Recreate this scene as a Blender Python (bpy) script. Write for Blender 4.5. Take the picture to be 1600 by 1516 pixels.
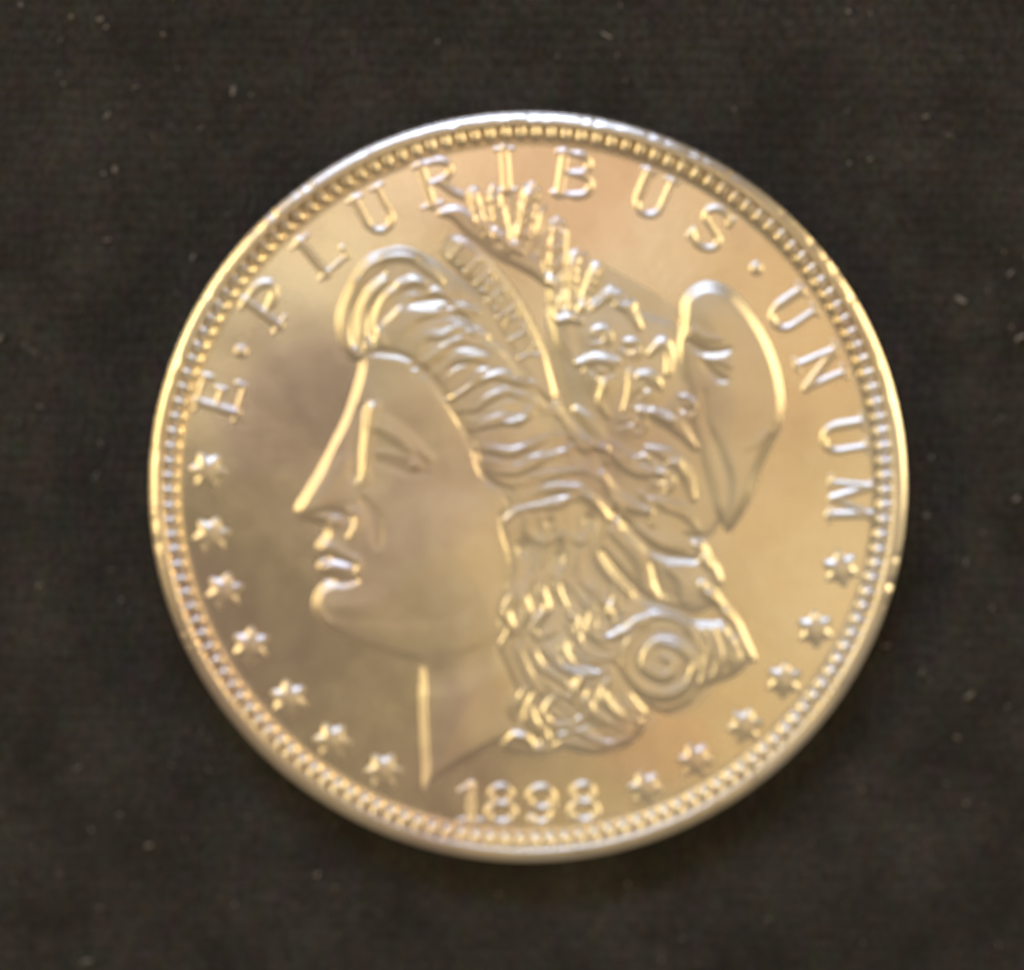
import bpy, math, random
import numpy as np
from mathutils import Vector, Matrix

# ------------------------------------------------------------------ scene, camera, light
scene = bpy.context.scene
for o in list(bpy.data.objects):
    bpy.data.objects.remove(o)
COL = scene.collection
rnd = random.Random(7)

# units: 1 Blender unit = 1 cm; the coin is 3.81 cm across
R = 1.905
U = R / 594.0                 # relief design unit (about 0.032 mm)
TOP = 0.205                   # height of the coin's flat field above the cloth
RIMZ = 0.245                  # height of the rim
CAM_D, TILT = 24.0, math.radians(-8.0)
AIM = Vector((-25 * U, 10.5 * U, RIMZ))
CAM = AIM + Vector((0, -math.sin(TILT) * CAM_D, math.cos(TILT) * CAM_D))
FPX = 1188 / (2 * R) * CAM_D  # focal length in photograph pixels (1600 wide)

cd = bpy.data.cameras.new('camera'); cam = bpy.data.objects.new('camera', cd); COL.objects.link(cam)
cam.location = CAM; cam.rotation_euler = (TILT, 0, 0)
cd.sensor_width = 36; cd.lens = FPX * 36 / 1600
cd.clip_start = 0.1; cd.clip_end = 1000
cd.dof.use_dof = True
cd.dof.focus_distance = CAM_D - 1.35
scene.camera = cam
APERTURE = 0.66               # lens opening in cm: soft, slightly missed focus like the photograph's
cd.dof.aperture_fstop = (cd.lens * 0.001) / (APERTURE)   # blender: aperture diameter = lens[mm]*0.001 / fstop

world = bpy.data.worlds.new("World"); scene.world = world; world.use_nodes = True
bg = world.node_tree.nodes['Background']
bg.inputs[0].default_value = (0.62, 0.50, 0.355, 1); bg.inputs[1].default_value = 0.49
scene.view_settings.view_transform = 'Standard'; scene.view_settings.look = 'None'
scene.view_settings.exposure = 0; scene.view_settings.gamma = 1

def lamp(name, loc, sx, sy, col, radiance, target=(0, 0, 0.2), shape='RECTANGLE'):
    """area lamp given by its radiance (what its reflection in a perfect mirror would show)"""
    ld = bpy.data.lights.new(name, 'AREA'); ld.shape = shape; ld.size = sx; ld.size_y = sy
    area = sx * sy * (math.pi / 4 if shape == 'ELLIPSE' else 1)
    ld.energy = radiance * math.pi * area; ld.color = col
    ob = bpy.data.objects.new(name, ld); COL.objects.link(ob); ob.location = loc
    ob.rotation_euler = (Vector(target) - Vector(loc)).to_track_quat('-Z', 'Y').to_euler()
    return ob
WARM = (1.0, 0.74, 0.36); CREAM = (1.0, 0.86, 0.62); COOL = (0.72, 0.80, 1.0)
lamp('reflection_panel', (27.5, -30, 95), 46, 44, (1.0, 0.70, 0.31), 0.72, target=(27.5, -30, 0))  # added overhead light panels, placed for their coloured reflections in the field
lamp('reflection_panel', (31, 6, 95), 34, 28, (1.0, 0.72, 0.36), 0.76, target=(31, 6, 0))
lamp('reflection_panel', (6, 6, 95), 13, 28, (1.0, 0.60, 0.36), 0.58, target=(6, 6, 0))
lamp('reflection_panel', (-8, 5, 94), 17, 24, (1.0, 0.84, 0.58), 1.15, target=(-8, 5, 0))
lamp('table_lamp', (-60, 12, 42), 56, 9, (1.0, 0.77, 0.36), 17.0)
lamp('table_lamp', (68, 12, 30), 46, 9, (1.0, 0.77, 0.39), 19.0)
lamp('window', (-16, 82, 66), 84, 20, (0.50, 0.64, 1.0), 13.0)

# ------------------------------------------------------------------ helpers
def tag(o, label=None, cat=None, group=None, kind=None):
    if label: o['label'] = label
    if cat: o['category'] = cat
    if group: o['group'] = group
    if kind: o['kind'] = kind
    return o

def link(name, me, mat, parent=None):
    o = bpy.data.objects.new(name, me); COL.objects.link(o)
    if mat and not me.materials: me.materials.append(mat)
    if parent: o.parent = parent
    return o

def mesh_np(name, verts, quads, normals=None):
    verts = np.asarray(verts, dtype=np.float32); quads = np.asarray(quads, dtype=np.int32)
    me = bpy.data.meshes.new(name)
    k = quads.shape[1]
    me.vertices.add(len(verts)); me.vertices.foreach_set('co', verts.ravel())
    me.loops.add(quads.size); me.loops.foreach_set('vertex_index', quads.ravel())
    me.polygons.add(len(quads)); me.polygons.foreach_set('loop_start', np.arange(0, quads.size, k, dtype=np.int32))
    me.polygons.foreach_set('use_smooth', np.ones(len(quads), dtype=bool))
    me.update(calc_edges=True)
    if normals is not None:
        me.normals_split_custom_set_from_vertices(np.asarray(normals, dtype=np.float32))
    return me

# ---- from a point of the photograph to the coin's own plane (design units, y down)
def D(pts):
    a = np.atleast_2d(np.array(pts, dtype=float))
    x = (a[:, 0] - 800) / FPX; y = -(a[:, 1] - 758) / FPX
    c, s = math.cos(TILT), math.sin(TILT)
    dx, dy, dz = x, y * c + s, y * s - c
    t = (TOP + 0.02 - CAM.z) / dz
    return np.stack([(CAM.x + dx * t) / U, -(CAM.y + dy * t) / U], 1)

def catmull(P, n=6, closed=False):
    P = np.asarray(P, float)
    if len(P) < 3 and not closed:
        return P
    if closed: Q = np.vstack([P[-1], P, P[0], P[1]])
    else: Q = np.vstack([2 * P[0] - P[1], P, 2 * P[-1] - P[-2]])
    out = []
    for i in range(1, len(Q) - 2):
        p0, p1, p2, p3 = Q[i - 1], Q[i], Q[i + 1], Q[i + 2]
        for k in range(n):
            t = k / n
            out.append(0.5 * ((2 * p1) + (-p0 + p2) * t + (2 * p0 - 5 * p1 + 4 * p2 - p3) * t * t + (-p0 + 3 * p1 - 3 * p2 + p3) * t ** 3))
    if not closed: out.append(Q[-2])
    return np.array(out)

def smooth(t):
    t = np.clip(t, 0, 1); return t * t * (3 - 2 * t)

def field_z(x, y):
    """gentle convexity and waviness of the struck field (design units)"""
    r = np.hypot(x, y)
    z = -7.0 * (r / 594.0) ** 2
    z = z + 0.9 * np.sin(x / 97 + 0.6) * np.sin(y / 121 + 1.9) + 0.7 * np.sin((x + y) / 83 + 2.1) + 0.5 * np.sin((x * 0.6 - y) / 58 + 0.4)
    z = z + 4.0 * smooth((r - 541) / 22)
    return z

class Relief:
    def __init__(s, x0, y0, x1, y1, step):
        s.step = step
        s.xs = np.arange(x0, x1 + step, step); s.ys = np.arange(y0, y1 + step, step)
        s.X, s.Y = np.meshgrid(s.xs, s.ys)
        s.H = np.zeros_like(s.X); s.L = np.zeros(s.X.shape, dtype=np.int16)
    def win(s, pts, pad):
        lo = pts.min(0) - pad; hi = pts.max(0) + pad
        i0 = int(np.clip((lo[0] - s.xs[0]) / s.step, 0, len(s.xs) - 1)); i1 = int(np.clip((hi[0] - s.xs[0]) / s.step + 2, 1, len(s.xs)))
        j0 = int(np.clip((lo[1] - s.ys[0]) / s.step, 0, len(s.ys) - 1)); j1 = int(np.clip((hi[1] - s.ys[0]) / s.step + 2, 1, len(s.ys)))
        return slice(j0, j1), slice(i0, i1)
    def seg(s, pts, w, sl):
        """normalised distance q = d / w to a polyline of varying half width"""
        X, Y = s.X[sl], s.Y[sl]; best = np.full(X.shape, 1e9); bt = np.zeros(X.shape)
        n = len(pts) - 1
        for i in range(n):
            a, b = pts[i], pts[i + 1]; d = b - a; L2 = max(d @ d, 1e-9)
            t = np.clip(((X - a[0]) * d[0] + (Y - a[1]) * d[1]) / L2, 0, 1)
            q = np.hypot(X - a[0] - t * d[0], Y - a[1] - t * d[1]) / (w[i] + (w[i + 1] - w[i]) * t)
            m = q < best; best[m] = q[m]; bt[m] = (i + t[m]) / n
        return best, bt
    def stroke(s, P, w, h, label=None, mode='add', n=6, raw=False, power=1.0, clip=None, taper=True, mod=0.0):
        pts = P if raw else catmull(D(P), n)
        pts = np.asarray(pts, float); m = len(pts)
        if np.isscalar(w): w = [w * 0.55, w, w * 0.55] if taper else [w, w]
        wv = np.interp(np.linspace(0, 1, m), np.linspace(0, 1, len(w)), w)
        sl = s.win(pts, max(w) * 1.05)
        q, t = s.seg(pts, wv, sl)
        p = np.clip(1 - q * q, 0, 1) ** power
        if mod: p = p * (1 - mod + mod * np.sin(np.pi * np.clip(t * 1.15, 0, 1)) ** 2)
        if clip is not None: p = p * (clip[sl] > 0)
        if mode == 'add': s.H[sl] += h * p
        elif mode == 'raise':   # lifts to its own level
            s.H[sl] = np.maximum(s.H[sl], np.where(p > 0, h * p, -9))
        if label is not None:
            Lw = s.L[sl]; Lw[p > 0.12] = label
    def inside(s, poly, sl):
        X, Y = s.X[sl], s.Y[sl]; ins = np.zeros(X.shape, bool); n = len(poly)
        for i in range(n):
            x1, y1 = poly[i]; x2, y2 = poly[(i + 1) % n]
            if y1 == y2: continue
            c = ((y1 > Y) != (y2 > Y)) & (X < (x2 - x1) * (Y - y1) / (y2 - y1) + x1)
            ins ^= c
        return ins
    def fill(s, P, base, edge, dome=0, dome_w=80, label=None, mode='max', n=5, raw=False, rough=False, smooth_poly=True):
        poly = np.asarray(P, float) if raw else D(P)
        if smooth_poly: poly = catmull(poly, n, closed=True)
        sl = s.win(poly, edge + 2)
        ins = s.inside(poly, sl)
        q, _ = s.seg(np.vstack([poly, poly[:1]]), np.ones(len(poly) + 1), sl)
        d = np.where(ins, q, -q)
        t = np.clip(d / edge, 0, 1)
        prof = base * smooth(t) + dome * (1 - np.exp(-np.clip(d, 0, None) / dome_w)) * (d > 0)
        if mode == 'max': s.H[sl] = np.maximum(s.H[sl], prof)
        elif mode == 'add': s.H[sl] += prof
        elif mode == 'over': s.H[sl] = np.where(d > 0, s.H[sl] * (1 - smooth(t)) + (prof) * smooth(t) + 0, s.H[sl])
        if label is not None: s.L[sl][ins] = label
        full = np.zeros(s.X.shape, bool); full[sl] = ins
        return full
    def blob(s, c, rx, ry, ang, h, label=None, clip=None):
        c = D([c])[0]; ca, sa = math.cos(math.radians(ang)), math.sin(math.radians(ang))
        u = ((s.X - c[0]) * ca + (s.Y - c[1]) * sa) / rx; v = (-(s.X - c[0]) * sa + (s.Y - c[1]) * ca) / ry
        g = np.exp(-(u * u + v * v))
        if clip is not None: g = g * clip
        s.H += h * g
        if label is not None: s.L[(u * u + v * v) < 0.8] = label
    def blur(s, sig):
        k = int(3 * sig / s.step) + 1; x = np.arange(-k, k + 1) * s.step; g = np.exp(-x * x / (2 * sig * sig)); g /= g.sum()
        H = np.pad(s.H, k, mode='edge')
        H = sum(g[i] * H[i:i + s.H.shape[0], :] for i in range(2 * k + 1))
        s.H = sum(g[i] * H[:, i:i + s.H.shape[1]] for i in range(2 * k + 1))
    def grids(s):
        Z = field_z(s.X, s.Y) + s.H - 0.3
        gy, gx = np.gradient(Z, s.step)
        N = np.stack([-gx, gy, np.ones_like(gx)], -1); N /= np.linalg.norm(N, axis=-1, keepdims=True)
        V = np.stack([s.X * U, -s.Y * U, TOP + Z * U], -1)
        return V, N
    def emit(s, name, mat, parent, label_id=None, thr=0.06, cache=None):
        V, N = cache if cache is not None else s.grids()
        m = s.H > thr
        cell = m[:-1, :-1] | m[1:, :-1] | m[:-1, 1:] | m[1:, 1:]
        if label_id is not None: cell &= (s.L[:-1, :-1] == label_id)
        if not cell.any(): return None
        W = s.X.shape[1]; jj, ii = np.nonzero(cell); a = jj * W + ii
        quads = np.stack([a, a + W, a + W + 1, a + 1], 1)
        used, inv = np.unique(quads, return_inverse=True)
        return link(name, mesh_np(name, V.reshape(-1, 3)[used], inv.reshape(quads.shape), N.reshape(-1, 3)[used]), mat, parent)

# ------------------------------------------------------------------ materials
def nodes_of(name):
    m = bpy.data.materials.new(name); m.use_nodes = True; nt = m.node_tree
    return m, nt, nt.nodes['Principled BSDF']

def silver(name, rough, bump=0.25, tint=(0.80, 0.755, 0.66), patch_amt=1.0):
    m, nt, p = nodes_of(name); N, Lk = nt.nodes, nt.links
    geo = N.new('ShaderNodeNewGeometry')
    p.inputs['Metallic'].default_value = 1.0
    # toning: thin tarnish clouds that belong to the metal, then local colour patches
    n1 = N.new('ShaderNodeTexNoise'); n1.inputs['Scale'].default_value = 0.85; n1.inputs['Detail'].default_value = 5; n1.inputs['Roughness'].default_value = 0.55
    Lk.new(geo.outputs['Position'], n1.inputs['Vector'])
    r1 = N.new('ShaderNodeValToRGB'); r1.color_ramp.elements[0].position = 0.36; r1.color_ramp.elements[1].position = 0.66
    r1.color_ramp.elements[0].color = (0.70, 0.60, 0.52, 1); r1.color_ramp.elements[1].color = (*tint, 1)
    e = r1.color_ramp.elements.new(0.5); e.color = (0.80, 0.72, 0.57, 1)
    Lk.new(n1.outputs[0], r1.inputs[0])
    last = r1.outputs[0]
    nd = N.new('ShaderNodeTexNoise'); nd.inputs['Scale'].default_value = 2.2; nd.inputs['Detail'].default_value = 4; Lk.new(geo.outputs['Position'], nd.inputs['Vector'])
    for (tx, ty), (sx, sy), colr, amt in [((-0.05, 1.52), (0.95, 0.42), (0.80, 0.64, 0.55, 1), 0.5), ((-1.18, 0.42), (0.42, 0.50), (0.60, 0.51, 0.49, 1), 0.75), ((0.62, -1.30), (0.35, 0.22), (0.80, 0.60, 0.48, 1), 0.5), ((1.35, 0.75), (0.35, 0.5), (0.84, 0.70, 0.58, 1), 0.3)]:  # top and left patches paint reflections into the metal colour
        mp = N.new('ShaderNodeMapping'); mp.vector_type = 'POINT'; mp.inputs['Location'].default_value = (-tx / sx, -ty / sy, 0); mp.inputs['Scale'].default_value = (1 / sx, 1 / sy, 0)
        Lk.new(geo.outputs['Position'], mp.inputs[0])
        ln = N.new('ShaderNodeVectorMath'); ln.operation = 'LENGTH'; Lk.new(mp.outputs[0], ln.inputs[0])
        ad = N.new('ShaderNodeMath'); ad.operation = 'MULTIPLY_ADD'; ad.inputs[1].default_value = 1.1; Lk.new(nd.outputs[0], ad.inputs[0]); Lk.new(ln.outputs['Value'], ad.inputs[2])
        mr = N.new('ShaderNodeMapRange'); mr.interpolation_type = 'SMOOTHSTEP'; mr.inputs[1].default_value = 1.15; mr.inputs[2].default_value = 1.75; mr.inputs[3].default_value = amt * patch_amt; mr.inputs[4].default_value = 0
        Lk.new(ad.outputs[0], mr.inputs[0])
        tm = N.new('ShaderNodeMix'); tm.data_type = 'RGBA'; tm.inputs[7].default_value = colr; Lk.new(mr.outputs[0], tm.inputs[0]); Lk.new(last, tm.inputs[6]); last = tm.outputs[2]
    n2 = N.new('ShaderNodeTexNoise'); n2.inputs['Scale'].default_value = 7; n2.inputs['Detail'].default_value = 8; n2.inputs['Roughness'].default_value = 0.7
    Lk.new(geo.outputs['Position'], n2.inputs['Vector'])
    mx = N.new('ShaderNodeMix'); mx.data_type = 'RGBA'; mx.blend_type = 'MULTIPLY'; mx.inputs[0].default_value = 0.28
    r2 = N.new('ShaderNodeValToRGB'); r2.color_ramp.elements[0].position = 0.3; r2.color_ramp.elements[0].color = (0.74, 0.70, 0.62, 1); r2.color_ramp.elements[1].position = 0.6; r2.color_ramp.elements[1].color = (1, 1, 1, 1)
    Lk.new(n2.outputs[0], r2.inputs[0]); Lk.new(last, mx.inputs[6]); Lk.new(r2.outputs[0], mx.inputs[7])
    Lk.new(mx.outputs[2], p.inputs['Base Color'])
    rr = N.new('ShaderNodeMapRange'); rr.inputs[3].default_value = rough - 0.04; rr.inputs[4].default_value = rough + 0.07
    Lk.new(n2.outputs[0], rr.inputs[0]); Lk.new(rr.outputs[0], p.inputs['Roughness'])
    # mint lustre: fine flow grain and handling nicks
    n3 = N.new('ShaderNodeTexNoise'); n3.inputs['Scale'].default_value = 38; n3.inputs['Detail'].default_value = 6; n3.inputs['Roughness'].default_value = 0.75
    Lk.new(geo.outputs['Position'], n3.inputs['Vector'])
    b = N.new('ShaderNodeBump'); b.inputs['Strength'].default_value = bump; b.inputs['Distance'].default_value = 0.004
    Lk.new(n3.outputs[0], b.inputs['Height'])
    n4 = N.new('ShaderNodeTexNoise'); n4.inputs['Scale'].default_value = 3.4; n4.inputs['Detail'].default_value = 1
    Lk.new(geo.outputs['Position'], n4.inputs['Vector'])
    b2 = N.new('ShaderNodeBump'); b2.inputs['Strength'].default_value = 0.16; b2.inputs['Distance'].default_value = 0.012
    Lk.new(n4.outputs[0], b2.inputs['Height']); Lk.new(b.outputs[0], b2.inputs['Normal']); Lk.new(b2.outputs[0], p.inputs['Normal'])
    return m
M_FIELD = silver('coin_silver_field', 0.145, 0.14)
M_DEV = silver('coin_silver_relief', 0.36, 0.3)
M_RIM = silver('coin_silver_rim', 0.27, 0.25, tint=(0.82, 0.78, 0.71), patch_amt=0.25)

def cloth_mat():
    m, nt, p = nodes_of('dark_woven_cloth'); N, Lk = nt.nodes, nt.links
    geo = N.new('ShaderNodeNewGeometry')
    n1 = N.new('ShaderNodeTexNoise'); n1.inputs['Scale'].default_value = 1.9; n1.inputs['Detail'].default_value = 9; n1.inputs['Roughness'].default_value = 0.6
    Lk.new(geo.outputs['Position'], n1.inputs['Vector'])
    r1 = N.new('ShaderNodeValToRGB'); r1.color_ramp.elements[0].position = 0.3; r1.color_ramp.elements[1].position = 0.72
    r1.color_ramp.elements[0].color = (0.0205, 0.0193, 0.0178, 1); r1.color_ramp.elements[1].color = (0.045, 0.0425, 0.0395, 1)
    Lk.new(n1.outputs[0], r1.inputs[0])
    # colour flecks of the yarn
    n2 = N.new('ShaderNodeTexNoise'); n2.inputs['Scale'].default_value = 9; n2.inputs['Detail'].default_value = 5; n2.inputs['Roughness'].default_value = 0.65
    mp = N.new('ShaderNodeMapping'); mp.inputs['Scale'].default_value = (1.5, 0.8, 1); Lk.new(geo.outputs['Position'], mp.inputs[0]); Lk.new(mp.outputs[0], n2.inputs['Vector'])
    hs = N.new('ShaderNodeMix'); hs.data_type = 'RGBA'; hs.blend_type = 'OVERLAY'; hs.inputs[0].default_value = 0.4
    Lk.new(r1.outputs[0], hs.inputs[6]); Lk.new(n2.outputs['Color'], hs.inputs[7])
    Lk.new(hs.outputs[2], p.inputs['Base Color'])
    p.inputs['Roughness'].default_value = 0.95; p.inputs['Specular IOR Level'].default_value = 0.12
    p.inputs['Sheen Weight'].default_value = 0.05
    n5 = N.new('ShaderNodeTexNoise'); n5.inputs['Scale'].default_value = 26; n5.inputs['Detail'].default_value = 6; n5.inputs['Roughness'].default_value = 0.7
    mp5 = N.new('ShaderNodeMapping'); mp5.inputs['Scale'].default_value = (1.6, 0.75, 1); Lk.new(geo.outputs['Position'], mp5.inputs[0]); Lk.new(mp5.outputs[0], n5.inputs['Vector'])
    r5 = N.new('ShaderNodeValToRGB'); r5.color_ramp.elements[0].position = 0.36; r5.color_ramp.elements[0].color = (0.52, 0.50, 0.47, 1); r5.color_ramp.elements[1].position = 0.64; r5.color_ramp.elements[1].color = (1.28, 1.26, 1.24, 1)
    Lk.new(n5.outputs[0], r5.inputs[0])
    m5 = N.new('ShaderNodeMix'); m5.data_type = 'RGBA'; m5.blend_type = 'MULTIPLY'; m5.inputs[0].default_value = 1
    Lk.new(hs.outputs[2], m5.inputs[6]); Lk.new(r5.outputs[0], m5.inputs[7]); Lk.new(m5.outputs[2], p.inputs['Base Color'])
    w1 = N.new('ShaderNodeTexWave'); w1.bands_direction = 'X'; w1.inputs['Scale'].default_value = 6.5; w1.inputs['Distortion'].default_value = 9; w1.inputs['Detail'].default_value = 4
    w2 = N.new('ShaderNodeTexWave'); w2.bands_direction = 'Y'; w2.inputs['Scale'].default_value = 5.2; w2.inputs['Distortion'].default_value = 4.5; w2.inputs['Detail'].default_value = 4
    for w in (w1, w2): Lk.new(geo.outputs['Position'], w.inputs['Vector'])
    ad = N.new('ShaderNodeMath'); ad.operation = 'MULTIPLY_ADD'; ad.inputs[1].default_value = 0.8
    Lk.new(w2.outputs[1], ad.inputs[0]); Lk.new(w1.outputs[1], ad.inputs[2])
    ad2 = N.new('ShaderNodeMath'); ad2.operation = 'MULTIPLY_ADD'; ad2.inputs[1].default_value = 5.0; Lk.new(n2.outputs[0], ad2.inputs[0]); Lk.new(ad.outputs[0], ad2.inputs[2])
    b = N.new('ShaderNodeBump'); b.inputs['Strength'].default_value = 0.5; b.inputs['Distance'].default_value = 0.016
    Lk.new(ad2.outputs[0], b.inputs['Height']); Lk.new(b.outputs[0], p.inputs['Normal'])
    return m
M_CLOTH = cloth_mat()
def lint_mat():
    m, nt, p = nodes_of('pale_lint'); N, Lk = nt.nodes, nt.links
    oi = N.new('ShaderNodeNewGeometry'); n = N.new('ShaderNodeTexNoise'); n.inputs['Scale'].default_value = 4
    Lk.new(oi.outputs['Position'], n.inputs['Vector'])
    r = N.new('ShaderNodeValToRGB'); r.color_ramp.elements[0].color = (0.09, 0.075, 0.05, 1); r.color_ramp.elements[1].color = (0.24, 0.23, 0.22, 1)
    Lk.new(n.outputs[0], r.inputs[0]); Lk.new(r.outputs[0], p.inputs['Base Color']); p.inputs['Roughness'].default_value = 0.9
    return m
M_LINT = lint_mat()

# ------------------------------------------------------------------ the cloth (setting)
def build_cloth():
    n = 260; ext = 9.0
    xs = np.linspace(-ext, ext, n); X, Y = np.meshgrid(xs, xs)
    Z = 0.010 * np.sin(X * 1.7 + 0.4) * np.sin(Y * 1.3 + 1) + 0.006 * np.sin(X * 3.9 + Y * 2.2) + 0.004 * np.sin(Y * 6.1 - X * 2.7)
    Z = Z * smooth((np.hypot(X, Y) - 1.4) / 1.6) - 0.001
    V = np.stack([X, Y, Z], -1).reshape(-1, 3)
    j, i = np.mgrid[0:n - 1, 0:n - 1]; a = (j * n + i).ravel()
    o = link('cloth', mesh_np('cloth', V, np.stack([a, a + 1, a + n + 1, a + n], 1)), M_CLOTH)
    tag(o, 'dark brown-black woven cloth lying flat under the silver coin', None, None, 'structure')
    # lint: tiny curled fibres and dust caught in the weave
    vs, fs = [], []
    for k in range(380):
        x, y = rnd.uniform(-3.1, 3.1), rnd.uniform(-2.9, 2.9)
        if math.hypot(x, y) < 1.96: continue
        L = rnd.choice([0.01, 0.012, 0.016, 0.02, 0.03, 0.045]) * rnd.uniform(0.6, 1.3); w = rnd.choice([0.002, 0.003, 0.004, 0.006, 0.009]); th = rnd.uniform(0, 2 * math.pi); cur = rnd.uniform(-1.5, 1.5)
        base = len(vs); z = 0.012 + rnd.uniform(0, 0.01)
        for q in range(4):
            tt = th + cur * q / 3; x += math.cos(tt) * L / 3; y += math.sin(tt) * L / 3
            nx, ny = -math.sin(tt) * w, math.cos(tt) * w
            vs += [(x + nx, y + ny, z), (x, y, z + w * 1.3), (x - nx, y - ny, z)]
        for q in range(3):
            b = base + q * 3
            fs += [(b, b + 1, b + 4, b + 3), (b + 1, b + 2, b + 5, b + 4)]
    lo = link('lint', mesh_np('lint', vs, fs), M_LINT)
    tag(lo, 'tiny pale lint specks scattered over the dark cloth', 'lint', None, 'stuff')
build_cloth()

# ------------------------------------------------------------------ the coin
coin = bpy.data.objects.new('coin', None); COL.objects.link(coin); coin.location = (0, 0, 0)
coin.empty_display_size = 0.5
tag(coin, 'large silver coin with a left-facing crowned head, lettering, stars and the date 1898', 'coin')

def lathe(name, prof, nseg, mat, zfun=None):
    """prof: list of (r, z) in cm from inside out"""
    th = np.linspace(0, 2 * math.pi, nseg, endpoint=False); P = np.array(prof)
    X = P[:, 0:1] * np.cos(th); Y = P[:, 0:1] * np.sin(th); Z = np.repeat(P[:, 1:2], nseg, 1)
    if zfun is not None: Z = Z + zfun(X, Y, P[:, 0:1])
    V = np.stack([X, Y, Z], -1).reshape(-1, 3); m = len(P)
    f = []
    k, i = np.mgrid[0:m - 1, 0:nseg]; a = (k * nseg + i).ravel(); b = (k * nseg + (i + 1) % nseg).ravel()
    q = np.stack([a, a + nseg, b + nseg, b], 1)
    return link(name, mesh_np(name, V, q), mat, coin)

# field: the struck flat inside the rim
rr = np.concatenate([[0.5], np.linspace(8, 569, 100)])
X0 = rr * U
def fz(X, Y, r): return field_z(X / U, -Y / U) * U
lathe('field', [(r * U, TOP) for r in rr], 360, M_FIELD, fz)

# rim: raised, rounded, worn; a few nicks on its outer corner
def rim_prof():
    a = []; zin = TOP - 2 * U
    for t in np.linspace(0, 1, 7): a.append((566 * U + t * 8 * U, zin + (RIMZ - zin) * math.sin(t * math.pi / 2)))
    a.append((577 * U, RIMZ + 0.2 * U)); r, z = 577.0, 0.2
    for t in np.linspace(0, 1, 12):          # worn outer slope, then the rounded corner
        sl = math.radians(6 + 34 * t); r += 1.22; z -= 1.22 * math.tan(sl); a.append((r * U, RIMZ + z * U))
    for t in np.linspace(0.2, 1, 5):
        a.append(((r + (593.4 - r) * math.sin(t * math.pi / 2)) * U, RIMZ + (z - 5 * (1 - math.cos(t * math.pi / 2))) * U))
    return a
nick = [(rnd.uniform(0, 2 * math.pi), rnd.uniform(0.004, 0.02), rnd.uniform(0.5, 1.8)) for _ in range(60)]
def rimz(X, Y, r):
    th = np.arctan2(Y, X); z = np.zeros_like(X)
    for a, w, h in nick:
        d = np.angle(np.exp(1j * (th - a))); z -= h * U * np.exp(-(d / w) ** 2)
    z += 0.5 * U * np.sin(th * 7 + 1) + 0.35 * U * np.sin(th * 19 + 2)
    return z * smooth((r / U - 575) / 12)
lathe('rim', rim_prof(), 900, M_RIM, rimz)
# reeded edge: vertical flutes round the side, and the underside bevel
nre = 189
def reeded():
    n = nre * 6; th = np.linspace(0, 2 * math.pi, n, endpoint=False)
    zs = [RIMZ - 9.0 * U, RIMZ - 13 * U, 0.03, 0.02, 0.0]; rs = [R - 0.6 * U, R, R, R - 3 * U, R - 12 * U]; amp = [0, 1, 1, 0, 0]
    V = []
    for z, r, a in zip(zs, rs, amp):
        rad = r - a * U * 2.2 * (0.5 + 0.5 * np.cos(th * nre)); V.append(np.stack([rad * np.cos(th), rad * np.sin(th), np.full(n, z)], -1))
    V = np.concatenate(V); k, i = np.mgrid[0:4, 0:n]; a = (k * n + i).ravel(); b = (k * n + (i + 1) % n).ravel()
    link('reeded_edge', mesh_np('reeded_edge', V, np.stack([a, a + n, b + n, b], 1)), M_RIM, coin)
reeded()

# denticles: 150 separate rounded teeth against the rim
def dentil_mesh():
    nu, nv = 8, 7; V = []
    r0, r1, hw = 545.0, 571.0, 11.4
    for i in range(nu):
        u = i / (nu - 1); r = r0 + (r1 - r0) * u
        for j in range(nv):
            v = -1 + 2 * j / (nv - 1); w = hw * math.sqrt(max(0, 1 - max(0, (0.45 - u) / 0.45) ** 2)) + 0.6
            lift = (1 - 0.62 * v * v - 0.3 * v ** 6) * math.sqrt(max(0.0, 1 - max(0, (0.62 - u) / 0.62) ** 2))
            V.append((r * U, v * w * U, TOP + (-6 + 14.5 * lift - 3 * max(0, u - 0.6)) * U))
    F = [(i * nv + j, (i + 1) * nv + j, (i + 1) * nv + j + 1, i * nv + j + 1) for i in range(nu - 1) for j in range(nv - 1)]
    return mesh_np('dentil', V, F)
dm = dentil_mesh(); ND = 150
first = link('dentil', dm, M_RIM, coin)
for k in range(1, ND):
    o = first.copy(); COL.objects.link(o); o.parent = coin
    o.rotation_euler = (0, 0, 2 * math.pi * k / ND + rnd.uniform(-0.0012, 0.0012))
    o.scale = (1, rnd.uniform(0.92, 1.05), 1)
    o.location = (0, 0, rnd.uniform(-0.8, 0.5) * U)

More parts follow.
